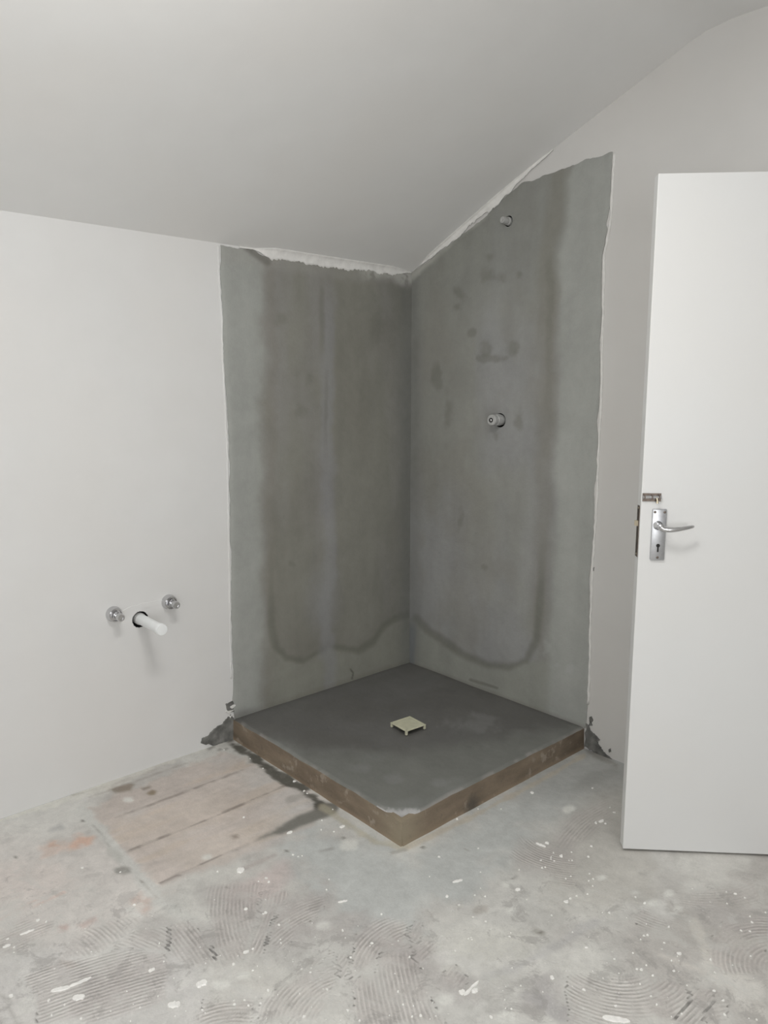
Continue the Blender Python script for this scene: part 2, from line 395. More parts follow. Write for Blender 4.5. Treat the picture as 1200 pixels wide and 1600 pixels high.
# wet dark rim of cement along the foot of the shower base
line([(352, 1152), (372, 1168), (420, 1200), (470, 1232), (500, 1255)], (72, 71, 64), 6, .95, 13)
line([(500, 1262), (520, 1262)], (72, 70, 64), 7, .9, 6)
region([(530, 1256), (505, 1256), (470, 1274), (405, 1310), (440, 1302), (480, 1286), (524, 1272)], (104, 103, 97), 4, 5, .95)
line([(450, 1250), (470, 1243)], (140, 137, 131), 4, .6, 4)
line([(640, 1322), (720, 1285), (840, 1222), (912, 1180)], (166, 157, 140), 3, .55, 3)
line([(630, 1324), (590, 1318), (540, 1285), (505, 1262)], (158, 152, 132), 5, .55, 6)
line([(612, 1332), (632, 1328)], (140, 138, 132), 2, .7, 3)
line([(918, 1170), (940, 1182), (962, 1194)], (125, 122, 116), 5, .75, 7)
for k in range(14):
    x = 315+k*4.5+random.uniform(-3, 3); y = 1170-(k*1.5)+random.uniform(-4, 14)
    line([(x, y), (x+3, y-1)], (120, 118, 112), 1.5, .7, 1)
# pale strip of old plaster at the wall foot
line([(0, 1279), (120, 1240), (165, 1226)], (192, 191, 183), 7, .75, 12)
line([(165, 1226), (312, 1170), (345, 1158)], (186, 184, 176), 4, .7, 8)
line([(112, 1243), (167, 1228)], (150, 146, 136), 1, .7, 2)
line([(140, 1240), (180, 1226), (250, 1200)], (155, 150, 143), 1, .5, 3)
# trowel ridges: one arc in three points, the area it covers
fans = [
 ([(354, 1427), (360, 1462), (372, 1492)], [(318, 1385), (402, 1378), (412, 1440), (375, 1497), (340, 1497), (328, 1440)], 1.25),
 ([(415, 1438), (407, 1458), (397, 1480)], [(404, 1400), (450, 1385), (450, 1400), (425, 1440), (402, 1490), (388, 1482)], 1.2),
 ([(62, 1560), (150, 1530), (225, 1508)], [(40, 1525), (110, 1500), (200, 1478), (256, 1490), (258, 1560), (170, 1590), (90, 1602), (60, 1602), (50, 1560)], 1.1),
 ([(140, 1470), (150, 1480), (158, 1494)], [(98, 1498), (105, 1470), (185, 1430), (218, 1428), (228, 1442), (155, 1496)], .9),
 ([(190, 1455), (215, 1462), (245, 1475)], [(165, 1482), (222, 1444), (268, 1450), (262, 1486), (190, 1492)], .9),
 ([(262, 1450), (280, 1472), (300, 1500)], [(262, 1450), (300, 1436), (335, 1500), (300, 1512), (262, 1490)], .9),
 ([(432, 1582), (440, 1560), (460, 1543)], [(408, 1592), (412, 1560), (450, 1528), (500, 1508), (520, 1490), (532, 1520), (492, 1592)], 1.0),
 ([(566, 1525), (575, 1475), (620, 1452)], [(545, 1532), (548, 1470), (590, 1438), (645, 1438), (640, 1480), (600, 1485), (590, 1530)], 1.1),
 ([(605, 1487), (613, 1540), (627, 1595)], [(548, 1530), (600, 1484), (645, 1488), (690, 1602), (558, 1602)], 1.1),
 ([(632, 1470), (640, 1455), (648, 1440)], [(625, 1478), (632, 1436), (662, 1440), (660, 1470)], .9),
 ([(650, 1495), (662, 1483), (675, 1472)], [(640, 1497), (662, 1466), (692, 1474), (665, 1508)], 1.0),
 ([(715, 1545), (722, 1535), (730, 1525)], [(690, 1535), (710, 1512), (738, 1530), (720, 1552)], .9),
 ([(900, 1550), (930, 1571), (985, 1573)], [(890, 1525), (990, 1525), (1060, 1540), (1080, 1565), (1050, 1592), (980, 1602), (890, 1602)], 1.0),
 ([(1115, 1500), (1117, 1510), (1122, 1522)], [(1102, 1482), (1192, 1470), (1196, 1520), (1112, 1524)], 1.2),
 ([(1120, 1475), (1140, 1455), (1180, 1445)], [(1108, 1472), (1130, 1438), (1202, 1428), (1202, 1464), (1150, 1482)], .9),
 ([(1000, 1432), (1020, 1440), (1040, 1446)], [(985, 1425), (1010, 1420), (1048, 1440), (1040, 1452), (1000, 1447)], .9),
 ([(1070, 1580), (1085, 1565), (1100, 1550)], [(1056, 1592), (1090, 1543), (1122, 1543), (1098, 1597)], .9),
 ([(880, 1300), (895, 1285), (915, 1270)], [(860, 1322), (880, 1278), (950, 1243), (962, 1275), (900, 1322)], .7),
 ([(815, 1320), (822, 1326), (832, 1331)], [(800, 1335), (812, 1308), (850, 1318), (905, 1340), (900, 1388), (850, 1372)], .7),
 ([(5, 1490), (30, 1478), (60, 1465)], [(-4, 1497), (-4, 1465), (40, 1438), (88, 1438), (75, 1465), (30, 1492)], .9),
 ([(430, 1440), (455, 1425), (490, 1410)], [(422, 1472), (432, 1420), (480, 1398), (522, 1403), (480, 1440), (440, 1482)], .7),
 ([(300, 1592), (340, 1577), (380, 1573)], [(288, 1602), (320, 1570), (392, 1562), (388, 1602)], .9),
 ([(1130, 1590), (1160, 1583), (1190, 1590)], [(1100, 1570), (1140, 1560), (1140, 1600), (1100, 1600)], .7),
 ([(480, 1530), (488, 1515), (498, 1500)], [(480, 1530), (485, 1500), (545, 1490), (560, 1520), (530, 1530)], .7),
 ([(1050, 1405), (1100, 1412), (1160, 1408)], [(1040, 1395), (1180, 1380), (1190, 1415), (1060, 1420)], .45)]
phase = np.zeros(len(fx)); ridge = np.zeros(len(fx)); second = np.zeros(len(fx))
for pts, poly, st in fans:
    a, b, c = [on(x, y, 2)[:2] for x, y in pts]
    cm = (a+c)/2; ch = np.linalg.norm(a-c)/2
    while True:
        sg_ = np.linalg.norm(b-cm); cr = abs((c[0]-a[0])*(b[1]-a[1])-(c[1]-a[1])*(b[0]-a[0]))/(2*ch)
        if (ch*ch+cr*cr)/(2*cr+1e-9) > .16 or cr < 1e-4: break
        b = cm+(b-cm)*.8
    d = 2*(a[0]*(b[1]-c[1])+b[0]*(c[1]-a[1])+c[0]*(a[1]-b[1]))
    if abs(d) < 1e-7: d = 1e-7
    A, B, Cc = a@a, b@b, c@c
    ux = (A*(b[1]-c[1])+B*(c[1]-a[1])+Cc*(a[1]-b[1]))/d; uy = (A*(c[0]-b[0])+B*(a[0]-c[0])+Cc*(b[0]-a[0]))/d
    m = sstep(0, 14, polysd(px, py, poly)+5+jit*26)*st*.8
    R = np.hypot(fx-ux, fy-uy); m = m*sstep(.02, .06, R)
    w = m > ridge
    phase = np.where(w, R/.0112, phase); second = np.maximum(second, np.minimum(m, ridge)); ridge = np.maximum(ridge, m)
ridge = np.clip(ridge-second*1.0, 0, 2)*sstep(.02, .25, ridge-second)
C = blend(C, np.clip(ridge, 0, 1)*.5, fc(160, 154, 150))
grub = np.clip(sstep(1330, 1420, py+jit2*120)+sstep(120, -40, px)*.3+.15, 0, 1)*(1-.85*np.clip(m_smooth, 0, 1))*(1-.7*m_pl)
floor = grid_mesh('floor', FP, len(gx), len(gy), {'Col': C, 'phase': phase, 'ridge': ridge, 'grub': grub}, M_FLOOR)
tag(floor, 'worn grey screed floor with trowel ridges and bare pinkish boards', 'floor', kind='structure')

# ------------------------------------------------------------------ walls with real holes for the pipes
def wall(name, outer, holes, to3, depthv, mat, label):
    """outer/holes in 2D, to3 maps to world, depthv = vector into the wall"""
    bm = bmesh.new()
    def loop(pts):
        vs = [bm.verts.new(to3(*p)) for p in pts]
        return vs, [bm.edges.new((vs[i], vs[(i+1) % len(vs)])) for i in range(len(vs))]
    es = loop(outer)[1]; hl = []
    for h in holes:
        v, e = loop(h); es += e; hl.append(v)
    bmesh.ops.triangle_fill(bm, edges=es, use_beauty=True)
    o = obj(name, bm, mat); tag(o, label, 'wall', kind='structure')
    for h in holes:
        b2 = bmesh.new(); n = len(h)
        a = [b2.verts.new(to3(*p)) for p in h]; c = [b2.verts.new(v.co+Vector(depthv)) for v in a]
        for i in range(n): b2.faces.new((a[i], a[(i+1) % n], c[(i+1) % n], c[i]))
        b2.faces.new(c); k = obj('pipe_hole', b2, M_DARK, o); tag(k, 'dark hole cut in the wall around a pipe')
    return o
def ragged(cx, cy, r, n=26, amp=.12, seed=1):
    rr = random.Random(seed)
    return [(cx+r*(1+rr.uniform(-amp, amp))*math.cos(2*math.pi*k/n), cy+r*(1+rr.uniform(-amp, amp))*math.sin(2*math.pi*k/n)) for k in range(n)]
prof = [(0, 1.99), (.30, 2.135), (.735, 2.342), (1.05, 2.468), (1.30, 2.568), (1.36, 2.588), (1.44, 2.597), (XM, 2.60)]
def ceil_z(x): return np.interp(x, [p[0] for p in prof], [p[1] for p in prof])
WP = on(219, 967, 0)            # waste pipe centre on the left wall
wall('wall_left', [(YM, 0), (0, 0), (0, prof[0][1]), (YM, prof[0][1])], [ragged(WP[1], WP[2]-.002, .031, 64, .045, seed=4)],
     lambda y, z: (0, y, z), (-.08, 0, 0), M_WALL, 'off-white plastered left wall with low sloping-ceiling edge and basin pipes')
P1 = on(796, 346, 1); P2 = on(782, 656, 1)
wall('wall_back', [(0, 0), (XM, 0)]+[(x, z) for x, z in prof[::-1]], [ragged(P1[0], P1[2], .024, 48, .05, seed=5), ragged(P2[0]+.003, P2[2]-.002, .033, 48, .05, seed=6)],
     lambda x, z: (x, 0, z), (0, .08, 0), M_WALL2, 'off-white gable wall with the tall grey cement patch and door')
wall('wall_right', [(YM, 0), (0, 0), (0, 2.6), (YM, 2.6)], [], lambda y, z: (XM, y, z), (1, 0, 0), M_WALL, 'plain off-white wall on the right, outside the picture')
wall('wall_front', [(0, 0), (XM, 0)]+[(x, z) for x, z in prof[::-1]], [], lambda x, z: (x, YM, z), (0, 1, 0), M_WALL, 'plain off-white wall behind the camera')
# ceiling, softly rounded where the slope meets the flat part
bm = bmesh.new(); ys = np.linspace(YM, 0, 30); rows = []
for x, z in prof: rows.append([bm.verts.new((x, y, z)) for y in ys])
for a, b in zip(rows, rows[1:]):
    for k in range(len(ys)-1): bm.faces.new((a[k], a[k+1], b[k+1], b[k]))
ce = obj('ceiling', bm, M_CEIL, smooth=True); tag(ce, 'off-white sloping ceiling flattening out at the upper right', 'ceiling', kind='structure')

# ------------------------------------------------------------------ cement render patches on the two walls
TH = .0892; TA = 1.024; TB = 1.02        # tray height and sides
KW = np.array([.68, .675, .66]); wc = lambda *c: lin(c)/KW
def patch(axis, edge_px, top_px, n1, n2, paintfn, parent, label, holes, seed):
    off = .005
    E_ = [on(x, y, axis) for x, y in edge_px]; T_ = [on(x, y, axis) for x, y in top_px]
    h = 1-axis                                  # in-plane horizontal coordinate index (axis 0 -> y(1), axis 1 -> x(0))
    ez = np.array([p[2] for p in E_]); eh = np.array([p[h] for p in E_]); o_ = np.argsort(ez); ez, eh = ez[o_], eh[o_]
    th = np.array([p[h] for p in T_]); tz = np.array([p[2] for p in T_]); o_ = np.argsort(th); th, tz = th[o_], tz[o_]
    U, V = np.meshgrid(np.linspace(0, 1, n1), np.linspace(0, 1, n2), indexing='ij'); U = U.ravel(); V = V.ravel()
    H = U*eh.mean(); Z = TH+V*1.9
    sg = 1 if eh.mean() > 0 else -1
    for _ in range(5):
        top = np.interp(H, th, tz)+(fbm(H, H*0, .05, seed, 4)-.5)*.022
        Z = TH-.002+V*(top-TH)
        ed = np.interp(Z, ez, eh)+(fbm(Z, Z*0, .09, seed+5, 5)-.5)*.018
        H = U*ed
    P = np.zeros((len(U), 3)); P[:, h] = H; P[:, 2] = Z
    bulge = (fbm(H, Z, .3, seed+9, 3)-.5)*.006
    thick = off*sstep(0, .03, np.minimum(1-U, 1-V)+.012)+bulge*.5+.001
    cells = 1.0/n1
    keep = None
    for hx, hz, R in holes:
        d = np.hypot(H-hx, Z-hz); cell = abs(eh.mean())/n1*1.4
        s = (d < R) & (d > R-cell) | (d >= R) & (d < R+cell*.45)
        k = np.where(s, R/np.maximum(d, 1e-6), 1); H = hx+(H-hx)*k; Z = hz+(Z-hz)*k
    P[:, h] = H; P[:, 2] = Z
    P[:, axis] = np.maximum(thick, .0015)*(1 if axis == 0 else -1)
    X, Y = topx(P)
    def keepf(q):
        ok = np.ones(len(q), bool)
        for hx, hz, R in holes:
            ch = H[q].mean(1); cz = Z[q].mean(1); ok &= np.hypot(ch-hx, cz-hz) > R*.985
        return ok
    C_ = paintfn(X, Y, H, Z)
    sk = [0, 0, 0]; sk[axis] = -.0025 if axis == 0 else .0025
    o = grid_mesh('cement_render', P, n1, n2, {'Col': C_}, M_CEM, parent, keep=keepf, skirt=sk)
    tag(o, label); return o

def spots(C_, X, Y, lst, rgb, amt, nz):
    for x, y, w, h_ in lst:
        d = np.hypot((X-x)/w, (Y-y)/h_)+nz*1.1+(fbm(X, Y, 14, 88)-.5)*1.3
        C_ = blend(C_, sstep(1.1, .3, d)*amt, rgb)
    return C_
def paint_left(X, Y, H, Z):
    nz = fbm(H, Z, .12, 50)-.5; n2 = fbm(H, Z, .5, 51)-.5
    C_ = np.tile(wc(113, 112, 104), (len(X), 1))
    C_ = blend(C_, sstep(.45, .7, fbm(H*1.4, Z*.4, .35, 52))*.55, wc(122, 120, 117))
    C_ = blend(C_, sstep(.5, .7, fbm(H*1.4, Z*.5, .3, 57))*.5, wc(104, 102, 94))
    C_ = blend(C_, sstep(560, 640, X+nz*40)*.55, wc(103, 103, 96))
    # lighter dry margin at the free edge
    C_ = blend(C_, sstep(432, 394, X+nz*30), wc(137, 138, 133))
    C_ = blend(C_, sstep(18, 2, np.abs(X-422+nz*16))*.35, wc(110, 106, 98))
    # lighter zone below the tide mark
    tide = [(418, 390), (420, 600), (424, 800), (424, 975), (430, 1010), (448, 1028), (474, 1033), (494, 1021), (512, 1009), (530, 1012), (560, 1016), (584, 1002), (602, 976), (618, 966), (640, 960)]
    below = (Y > np.interp(X, [p[0] for p in tide[3:]], [p[1] for p in tide[3:]])) & (X > 424)
    bd = Y-np.interp(X, [p[0] for p in tide[3:]], [p[1] for p in tide[3:]])
    C_ = blend(C_, sstep(-3, 6, bd)*sstep(400, 440, X)*.75, wc(121, 121, 112))
    d = segdist(X, Y, tide[2:])+nz*7
    C_ = blend(C_, sstep(9, 1, d)*(.5*sstep(840, 980, Y)+.05), wc(88, 88, 79))
    # bluish streak and dark trails
    C_ = blend(C_, sstep(16, 3, np.abs(X-513+nz*20))*sstep(430, 520, Y)*.45, wc(126, 126, 128))
    C_ = blend(C_, sstep(40, 8, np.hypot((X-505)/1, (Y-940)/2))*.5, wc(124, 124, 123))
    C_ = blend(C_, sstep(7, 1, np.abs(X-503+nz*6))*sstep(420, 470, Y)*sstep(580, 520, Y)*.5, wc(98, 97, 90))
    C_ = blend(C_, sstep(5, 1, np.abs(X-510+nz*8))*sstep(560, 600, Y)*sstep(760, 650, Y)*.4, wc(99, 98, 92))
    C_ = spots(C_, X, Y, [(440, 500, 14, 18), (485, 590, 14, 20), (470, 640, 14, 14), (455, 880, 8, 6), (590, 500, 14, 40)], wc(100, 99, 91), .5, nz)
    # corner joint and bottom joint
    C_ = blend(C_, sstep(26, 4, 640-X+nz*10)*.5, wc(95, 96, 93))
    C_ = blend(C_, sstep(.03, .003, Z-TH+nz*.01)*.4, wc(98, 96, 88))
    C_ = blend(C_, sstep(.05, .0, Z-TH+nz*.03)*sstep(430, 370, X)*.6, wc(104, 104, 100))
    # lime smears at the top
    topz = 1.99-Z
    C_ = blend(C_, sstep(.075, .03, topz+nz*.06)*sstep(550, 590, X)*sstep(.40, .55, fbm(H, Z, .03, 58))*.8, wc(164, 163, 158))
    C_ = blend(C_, sstep(.09, .05, topz+nz*.04)*.35, wc(136, 134, 128))
    C_ = blend(C_, sstep(9, 2, segdist(X, Y, [(385, 386), (400, 397), (418, 410)]))*.7, wc(96, 94, 88))
    C_ = blend(C_, sstep(2, .6, segdist(X, Y, [(548, 1046), (552, 1052), (550, 1060)]))*.8, wc(80, 78, 72))
    return C_
def paint_right(X, Y, H, Z):
    nz = fbm(H, Z, .12, 60)-.5
    C_ = np.tile(wc(122, 122, 116), (len(X), 1))
    C_ = blend(C_, sstep(.42, .68, fbm(H, Z*.6, .35, 62))*.6, wc(128, 128, 128))
    C_ = blend(C_, sstep(.5, .7, fbm(H, Z*.7, .22, 64))*.45, wc(116, 114, 107))
    C_ = blend(C_, sstep(560, 380, Y+nz*60)*.45, wc(113, 114, 107))
    tide = [(650, 965), (668, 985), (692, 1000), (722, 1022), (760, 1038), (795, 1043), (822, 1032), (838, 1000), (846, 900), (850, 780), (854, 640), (858, 520), (856, 400), (868, 330), (876, 260)]
    below = (Y > np.interp(X, [p[0] for p in tide[:7]], [p[1] for p in tide[:7]]))
    bd = Y-np.interp(X, [p[0] for p in tide[:7]], [p[1] for p in tide[:7]])
    C_ = blend(C_, sstep(-3, 6, bd)*.8, wc(124, 125, 117))
    xr = np.interp(Y, [p[1] for p in tide[::-1][:8]], [p[0] for p in tide[::-1][:8]])
    C_ = blend(C_, sstep(0, 22, X-xr-6+nz*16), wc(137, 138, 133))
    C_ = blend(C_, sstep(24, 4, np.abs(X-xr+nz*12))*sstep(1010, 940, Y)*.55, wc(109, 107, 99))
    C_ = blend(C_, sstep(9, 1, np.abs(X-xr-2+nz*12))*sstep(700, 500, Y)*sstep(380, 430, Y)*.5, wc(98, 97, 89))
    d = segdist(X, Y, tide[:10])+nz*7
    C_ = blend(C_, sstep(10, 1, d)*.62*sstep(780, 960, Y), wc(92, 92, 84))
    C_ = spots(C_, X, Y, [(700, 640, 11, 30), (802, 545, 12, 12), (760, 545, 10, 12), (783, 436, 14, 14), (812, 428, 10, 10), (718, 455, 12, 14), (715, 480, 12, 10), (765, 400, 12, 10),
          (718, 815, 9, 24), (757, 886, 9, 8), (683, 590, 9, 24), (812, 660, 9, 26), (760, 430, 20, 16), (735, 520, 9, 8), (775, 680, 6, 10), (765, 560, 22, 7)], wc(101, 101, 94), .6, nz)
    C_ = spots(C_, X, Y, [(855, 1010, 8, 14), (890, 1045, 10, 12), (870, 1040, 5, 5)], wc(150, 151, 149), .35, nz)
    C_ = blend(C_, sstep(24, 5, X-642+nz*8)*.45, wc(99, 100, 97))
    C_ = blend(C_, sstep(.02, .002, Z-TH+nz*.01)*.4, wc(100, 98, 90))
    C_ = blend(C_, sstep(3, .8, segdist(X, Y, [(735, 1062), (760, 1070), (777, 1075)])+nz*3)*.6, wc(88, 86, 80))
    C_ = blend(C_, sstep(10, 3, X-642+nz*6)*sstep(960, 990, Y)*.5, wc(90, 94, 100))
    gap = ceil_z(H)-Z
    C_ = blend(C_, sstep(.06, .02, gap+nz*.05)*sstep(780, 740, X)*.7, wc(158, 157, 150))
    return C_
wl = bpy.data.objects['wall_left']; wb = bpy.data.objects['wall_back']
eL = [(343, 372), (344, 430), (349, 500), (350, 560), (354, 640), (357, 700), (359, 800), (361, 900), (362, 1000), (364, 1060), (364, 1100), (366, 1122), (366, 1130)]
tL = [(330, 382), (343, 382), (377, 389), (390, 390), (412, 401), (428, 401), (433, 398), (440, 401), (457, 401), (467, 405), (500, 406), (533, 409), (583, 415), (600, 419), (627, 424), (645, 428)]
patch(0, eL, tL, 170, 300, paint_left, wl, 'tall grey cement patch left of the shower corner', [], 100)
eR = [(959, 225), (958, 240), (955, 280), (951, 340), (948, 352), (950, 357), (944, 385), (941, 400), (939, 500), (937, 600), (934, 680), (932, 720), (929, 800), (926, 850), (922, 920), (921, 1000), (919, 1080), (915, 1137), (914, 1150)]
tR = [(640, 428), (655, 419), (700, 384), (740, 353), (762, 336), (780, 316), (800, 298), (817, 285), (850, 275), (873, 266), (885, 264), (915, 248), (940, 241), (962, 237)]
patch(1, eR, tR, 190, 340, paint_right, wb, 'tall grey cement patch right of the shower corner', [(P1[0], P1[2], .0215), (P2[0]+.003, P2[2]-.002, .030)], 200)

# thin lip of white plaster and paint along the free edges of the patches
def lip(axis, pts, parent, label):
    xs = np.linspace(0, len(pts)-1, 90); P_ = []
    R_ = []
    for k, q in enumerate(xs):
        x = np.interp(q, range(len(pts)), [p[0] for p in pts]); y = np.interp(q, range(len(pts)), [p[1] for p in pts])
        v = on(x+random.uniform(-.6, .6), y, axis); P_.append(tuple(v)); R_.append((.0042 if axis else .0026)+.002*random.random())
    bm = bmesh.new(); add_tube(bm, P_, R_, 8, .9, upv=(1, 0, 0) if axis == 0 else (0, 1, 0))
    o = obj('plaster_lip', bm, M_FILLET if axis else M_WALL, parent, smooth=True); tag(o, label)
lip(1, [(960, 240), (957, 290), (954, 345), (952, 357), (947, 385), (944, 400), (942, 500), (940, 600), (937, 680), (935, 720), (932, 800), (928, 850), (924, 930), (922, 1000), (921, 1060), (919, 1100)], bpy.data.objects['wall_back'], 'raised white plaster lip along the patch edge')
lip(0, [(341, 384), (342, 430), (347, 500), (348, 560), (352, 640), (355, 700), (357, 800), (359, 900), (360, 1000), (361, 1060)], bpy.data.objects['wall_left'], 'thin painted lip along the patch edge')
# ragged thin pieces stuck to a wall
def blob(name, axis, pts_px, thick, mat, parent, label, base=.0, sub=6, amp=.42):
    n = len(pts_px); out = []
    for i in range(n):
        (ax, ay), (bx, by) = pts_px[i], pts_px[(i+1) % n]
        L = math.hypot(bx-ax, by-ay)
        for k in range(sub):
            t = k/sub; j = L/sub*amp if k else 0
            out.append((ax+(bx-ax)*t+random.uniform(-j, j), ay+(by-ay)*t+random.uniform(-j, j)))
    sg = 1 if axis == 0 else -1
    bm = bmesh.new(); lo = []; hi = []
    cx = sum(p[0] for p in out)/len(out); cy = sum(p[1] for p in out)/len(out)
    for x, y in out:
        a = on(x, y, axis); b = on(cx+(x-cx)*.93, cy+(y-cy)*.93, axis)
        a[axis] = sg*base; b[axis] = sg*(base+thick)
        lo.append(bm.verts.new(a)); hi.append(bm.verts.new(b))
    for i in range(len(lo)): bm.faces.new((lo[i], lo[(i+1) % len(lo)], hi[(i+1) % len(lo)], hi[i]))
    bmesh.ops.triangle_fill(bm, edges=[bm.edges.get((hi[i], hi[(i+1) % len(hi)])) for i in range(len(hi))], use_beauty=True)
    o = obj(name, bm, mat, parent)
    if label: tag(o, label)
    return o
blob('cement_smear', 0, [(313, 1161), (316, 1153), (324, 1150), (330, 1143), (346, 1132), (352, 1124), (360, 1116), (366, 1122), (366, 1157), (352, 1160), (335, 1166)], .004, M_SMEAR, wl, 'dark ragged cement smear at the foot of the left patch')
blob('cement_smear', 0, [(352, 1100), (364, 1095), (366, 1112), (358, 1113), (354, 1108)], .004, M_SMEAR, wl, 'small dark cement smear at the edge of the left patch')
blob('cement_smear', 1, [(914, 1128), (920, 1134), (924, 1142), (938, 1156), (933, 1158), (940, 1170), (946, 1177), (962, 1190), (950, 1189), (935, 1180), (913, 1166)], .004, M_SMEAR, wb, 'dark ragged cement smear at the foot of the right patch')
blob('cement_smear', 1, [(921, 1120), (925, 1119), (927, 1126), (924, 1130), (921, 1127)], .003, M_SMEAR, wb, 'tiny cement fleck beside the right patch')
blob('cement_smear', 1, [(951, 1171), (954, 1169), (955, 1174), (952, 1176)], .003, M_SMEAR, wb, 'tiny round cement fleck near the floor')
blob('cement_smear', 1, [(923, 1125), (926, 1134), (919, 1134)], .003, M_SMEAR, wb, 'tiny cement fleck at the patch corner')
blob('cement_smear', 1, [(924, 888), (929, 886), (928, 892), (925, 894)], .003, M_SMEAR, wb, 'tiny cement fleck on the patch edge')
for q in ([(358, 1104), (370, 1100), (362, 1107)], [(352, 1112), (366, 1108), (357, 1115)], [(357, 1119), (364, 1117), (359, 1122)]):
    blob('plaster_smear', 0, q, .005, M_FILLET, wl, 'white plaster nick at the patch foot', sub=2)

# plaster fillets along the ceiling above the patches
def fillet(name, path, wdown, wout, axis, mat, label, seed):
    """path: list of world points on the wall/ceiling line; concave strip"""
    bm = bmesh.new(); rows = []; n = len(path); K = 6
    for i, p in enumerate(path):
        t = i/(n-1); e = min(1, .12+max(0, t-.07)*9, (1-t)*(6 if axis == 0 else 2.6)+.12)
        a = wdown(t)*(.05+1.9*fbm(np.array([i*1.0]), np.array([0.0]), 11, seed, 4)[0]+.3*(random.random()-.5))*e; b = wout(t)*e
        row = []
        for k in range(K+1):
            s = k/K; q = Vector(p)
            dn = a*(1-s)**2; ou = b*s**2
            if axis == 0: q += Vector((ou, 0, -dn+ou*.48))
            else: q += Vector((0, -ou, -dn))
            q += Vector((.0062 if axis == 0 else 0, -.0062 if axis == 1 else 0, -.001))*(1-s)
            q.z -= .0006
            row.append(bm.verts.new(q))
        rows.append(row)
    for a, b in zip(rows, rows[1:]):
        for k in range(K): bm.faces.new((a[k], a[k+1], b[k+1], b[k]))
    o = obj(name, bm, mat, smooth=True)
    sm = o.modifiers.new('thick', 'SOLIDIFY'); sm.thickness = .002; sm.offset = 0
    tag(o, label, 'plaster fillet', kind='structure'); return o
pth = [(0, y, 1.99) for y in np.linspace(-.93, -.004, 120)]
fillet('trim_1', pth, lambda t: .030-.006*t, lambda t: .022, 0, M_FILLET, 'chipped white plaster fillet between ceiling and left cement patch', 5)
pth = [(x, 0, float(ceil_z(x))) for x in np.linspace(.004, .78, 110)]
fillet('trim_2', pth, lambda t: .022+.012*t, lambda t: .02, 1, M_FILLET, 'white plaster fillet climbing between ceiling and right cement patch', 8)

# ------------------------------------------------------------------ shower base
base = empty('shower_base', (TA/2, -TB/2, 0))
tag(base, 'square raised grey cement shower base with brown edges in the corner', 'shower base')
def child_local(o, parent):
    o.parent = parent; o.matrix_parent_inverse = Matrix.Translation(-Vector(parent.location)); return o
n = 150
U, V = np.meshgrid(np.linspace(0, 1, n), np.linspace(0, 1, n), indexing='ij'); U = U.ravel(); V = V.ravel()
x = .003+U*(TA-.003); y = -.003-V*(TB-.003)
wob = (fbm(V*1.0, V*0, .12, 300)-.5)*.012*sstep(.9, 1, U); x = x+wob
wob2 = (fbm(U*1.0, U*0, .12, 301)-.5)*.012*sstep(.9, 1, V); y = y+wob2
DC = on(637.5, 1135, 2, TH)
dd = np.hypot(x-DC[0], y-DC[1])
z = TH-.004*sstep(.55, .0, dd)+(fbm(x, y, .25, 302, 3)-.5)*.004
edge = np.minimum(1-U, 1-V)
z = z-.006*sstep(.012, 0, edge)
chip = np.hypot(x-TA, y+TB)
z = z-.014*sstep(.075, .02, chip+(fbm(x, y, .04, 310)-.5)*.05)
# rounded front corner
P = np.stack([x, y, z], 1); X, Y = topx(P)
KT = np.array([.70, .715, .67]); tc = lambda *c: lin(c)/KT
nz = fbm(x, y, .12, 303)-.5
Ct = np.tile(tc(88, 88, 83), (len(x), 1))
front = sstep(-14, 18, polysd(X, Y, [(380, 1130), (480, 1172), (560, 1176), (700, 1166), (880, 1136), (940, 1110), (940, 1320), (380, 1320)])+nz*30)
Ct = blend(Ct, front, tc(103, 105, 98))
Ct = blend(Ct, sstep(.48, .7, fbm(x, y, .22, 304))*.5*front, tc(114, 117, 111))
Ct = blend(Ct, sstep(.5, .68, fbm(x, y, .3, 305))*.4*(1-front), tc(96, 97, 93))
Ct = spots(Ct, X, Y, [(740, 1132, 45, 16), (690, 1222, 14, 8), (612, 1216, 20, 10), (560, 1200, 26, 9)], tc(121, 123, 118), .4, nz)
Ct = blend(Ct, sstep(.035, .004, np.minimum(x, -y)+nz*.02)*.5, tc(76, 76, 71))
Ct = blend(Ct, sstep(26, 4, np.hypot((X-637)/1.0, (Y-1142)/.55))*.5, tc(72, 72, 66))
Ct = blend(Ct, sstep(.016, .003, edge*1.02+nz*.014)*.5*sstep(.45, .62, fbm(x, y, .09, 306)), tc(140, 138, 130))
Ct = blend(Ct, sstep(.085, .055, chip+(fbm(x, y, .03, 310)-.5)*.10)*sstep(.03, .045, np.abs(chip)+0*x)*.55, tc(172, 172, 168))
Ct = blend(Ct, sstep(2.5, .6, segdist(X, Y, [(590, 1262), (612, 1277), (624, 1281)])+nz*6)*.9, tc(185, 185, 182))
Ct = blend(Ct, sstep(2.5, .6, segdist(X, Y, [(640, 1279), (655, 1268)])+nz*6)*.9, tc(180, 180, 176))
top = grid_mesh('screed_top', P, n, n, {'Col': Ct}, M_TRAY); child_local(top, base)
tag(top, 'dark grey cement top')
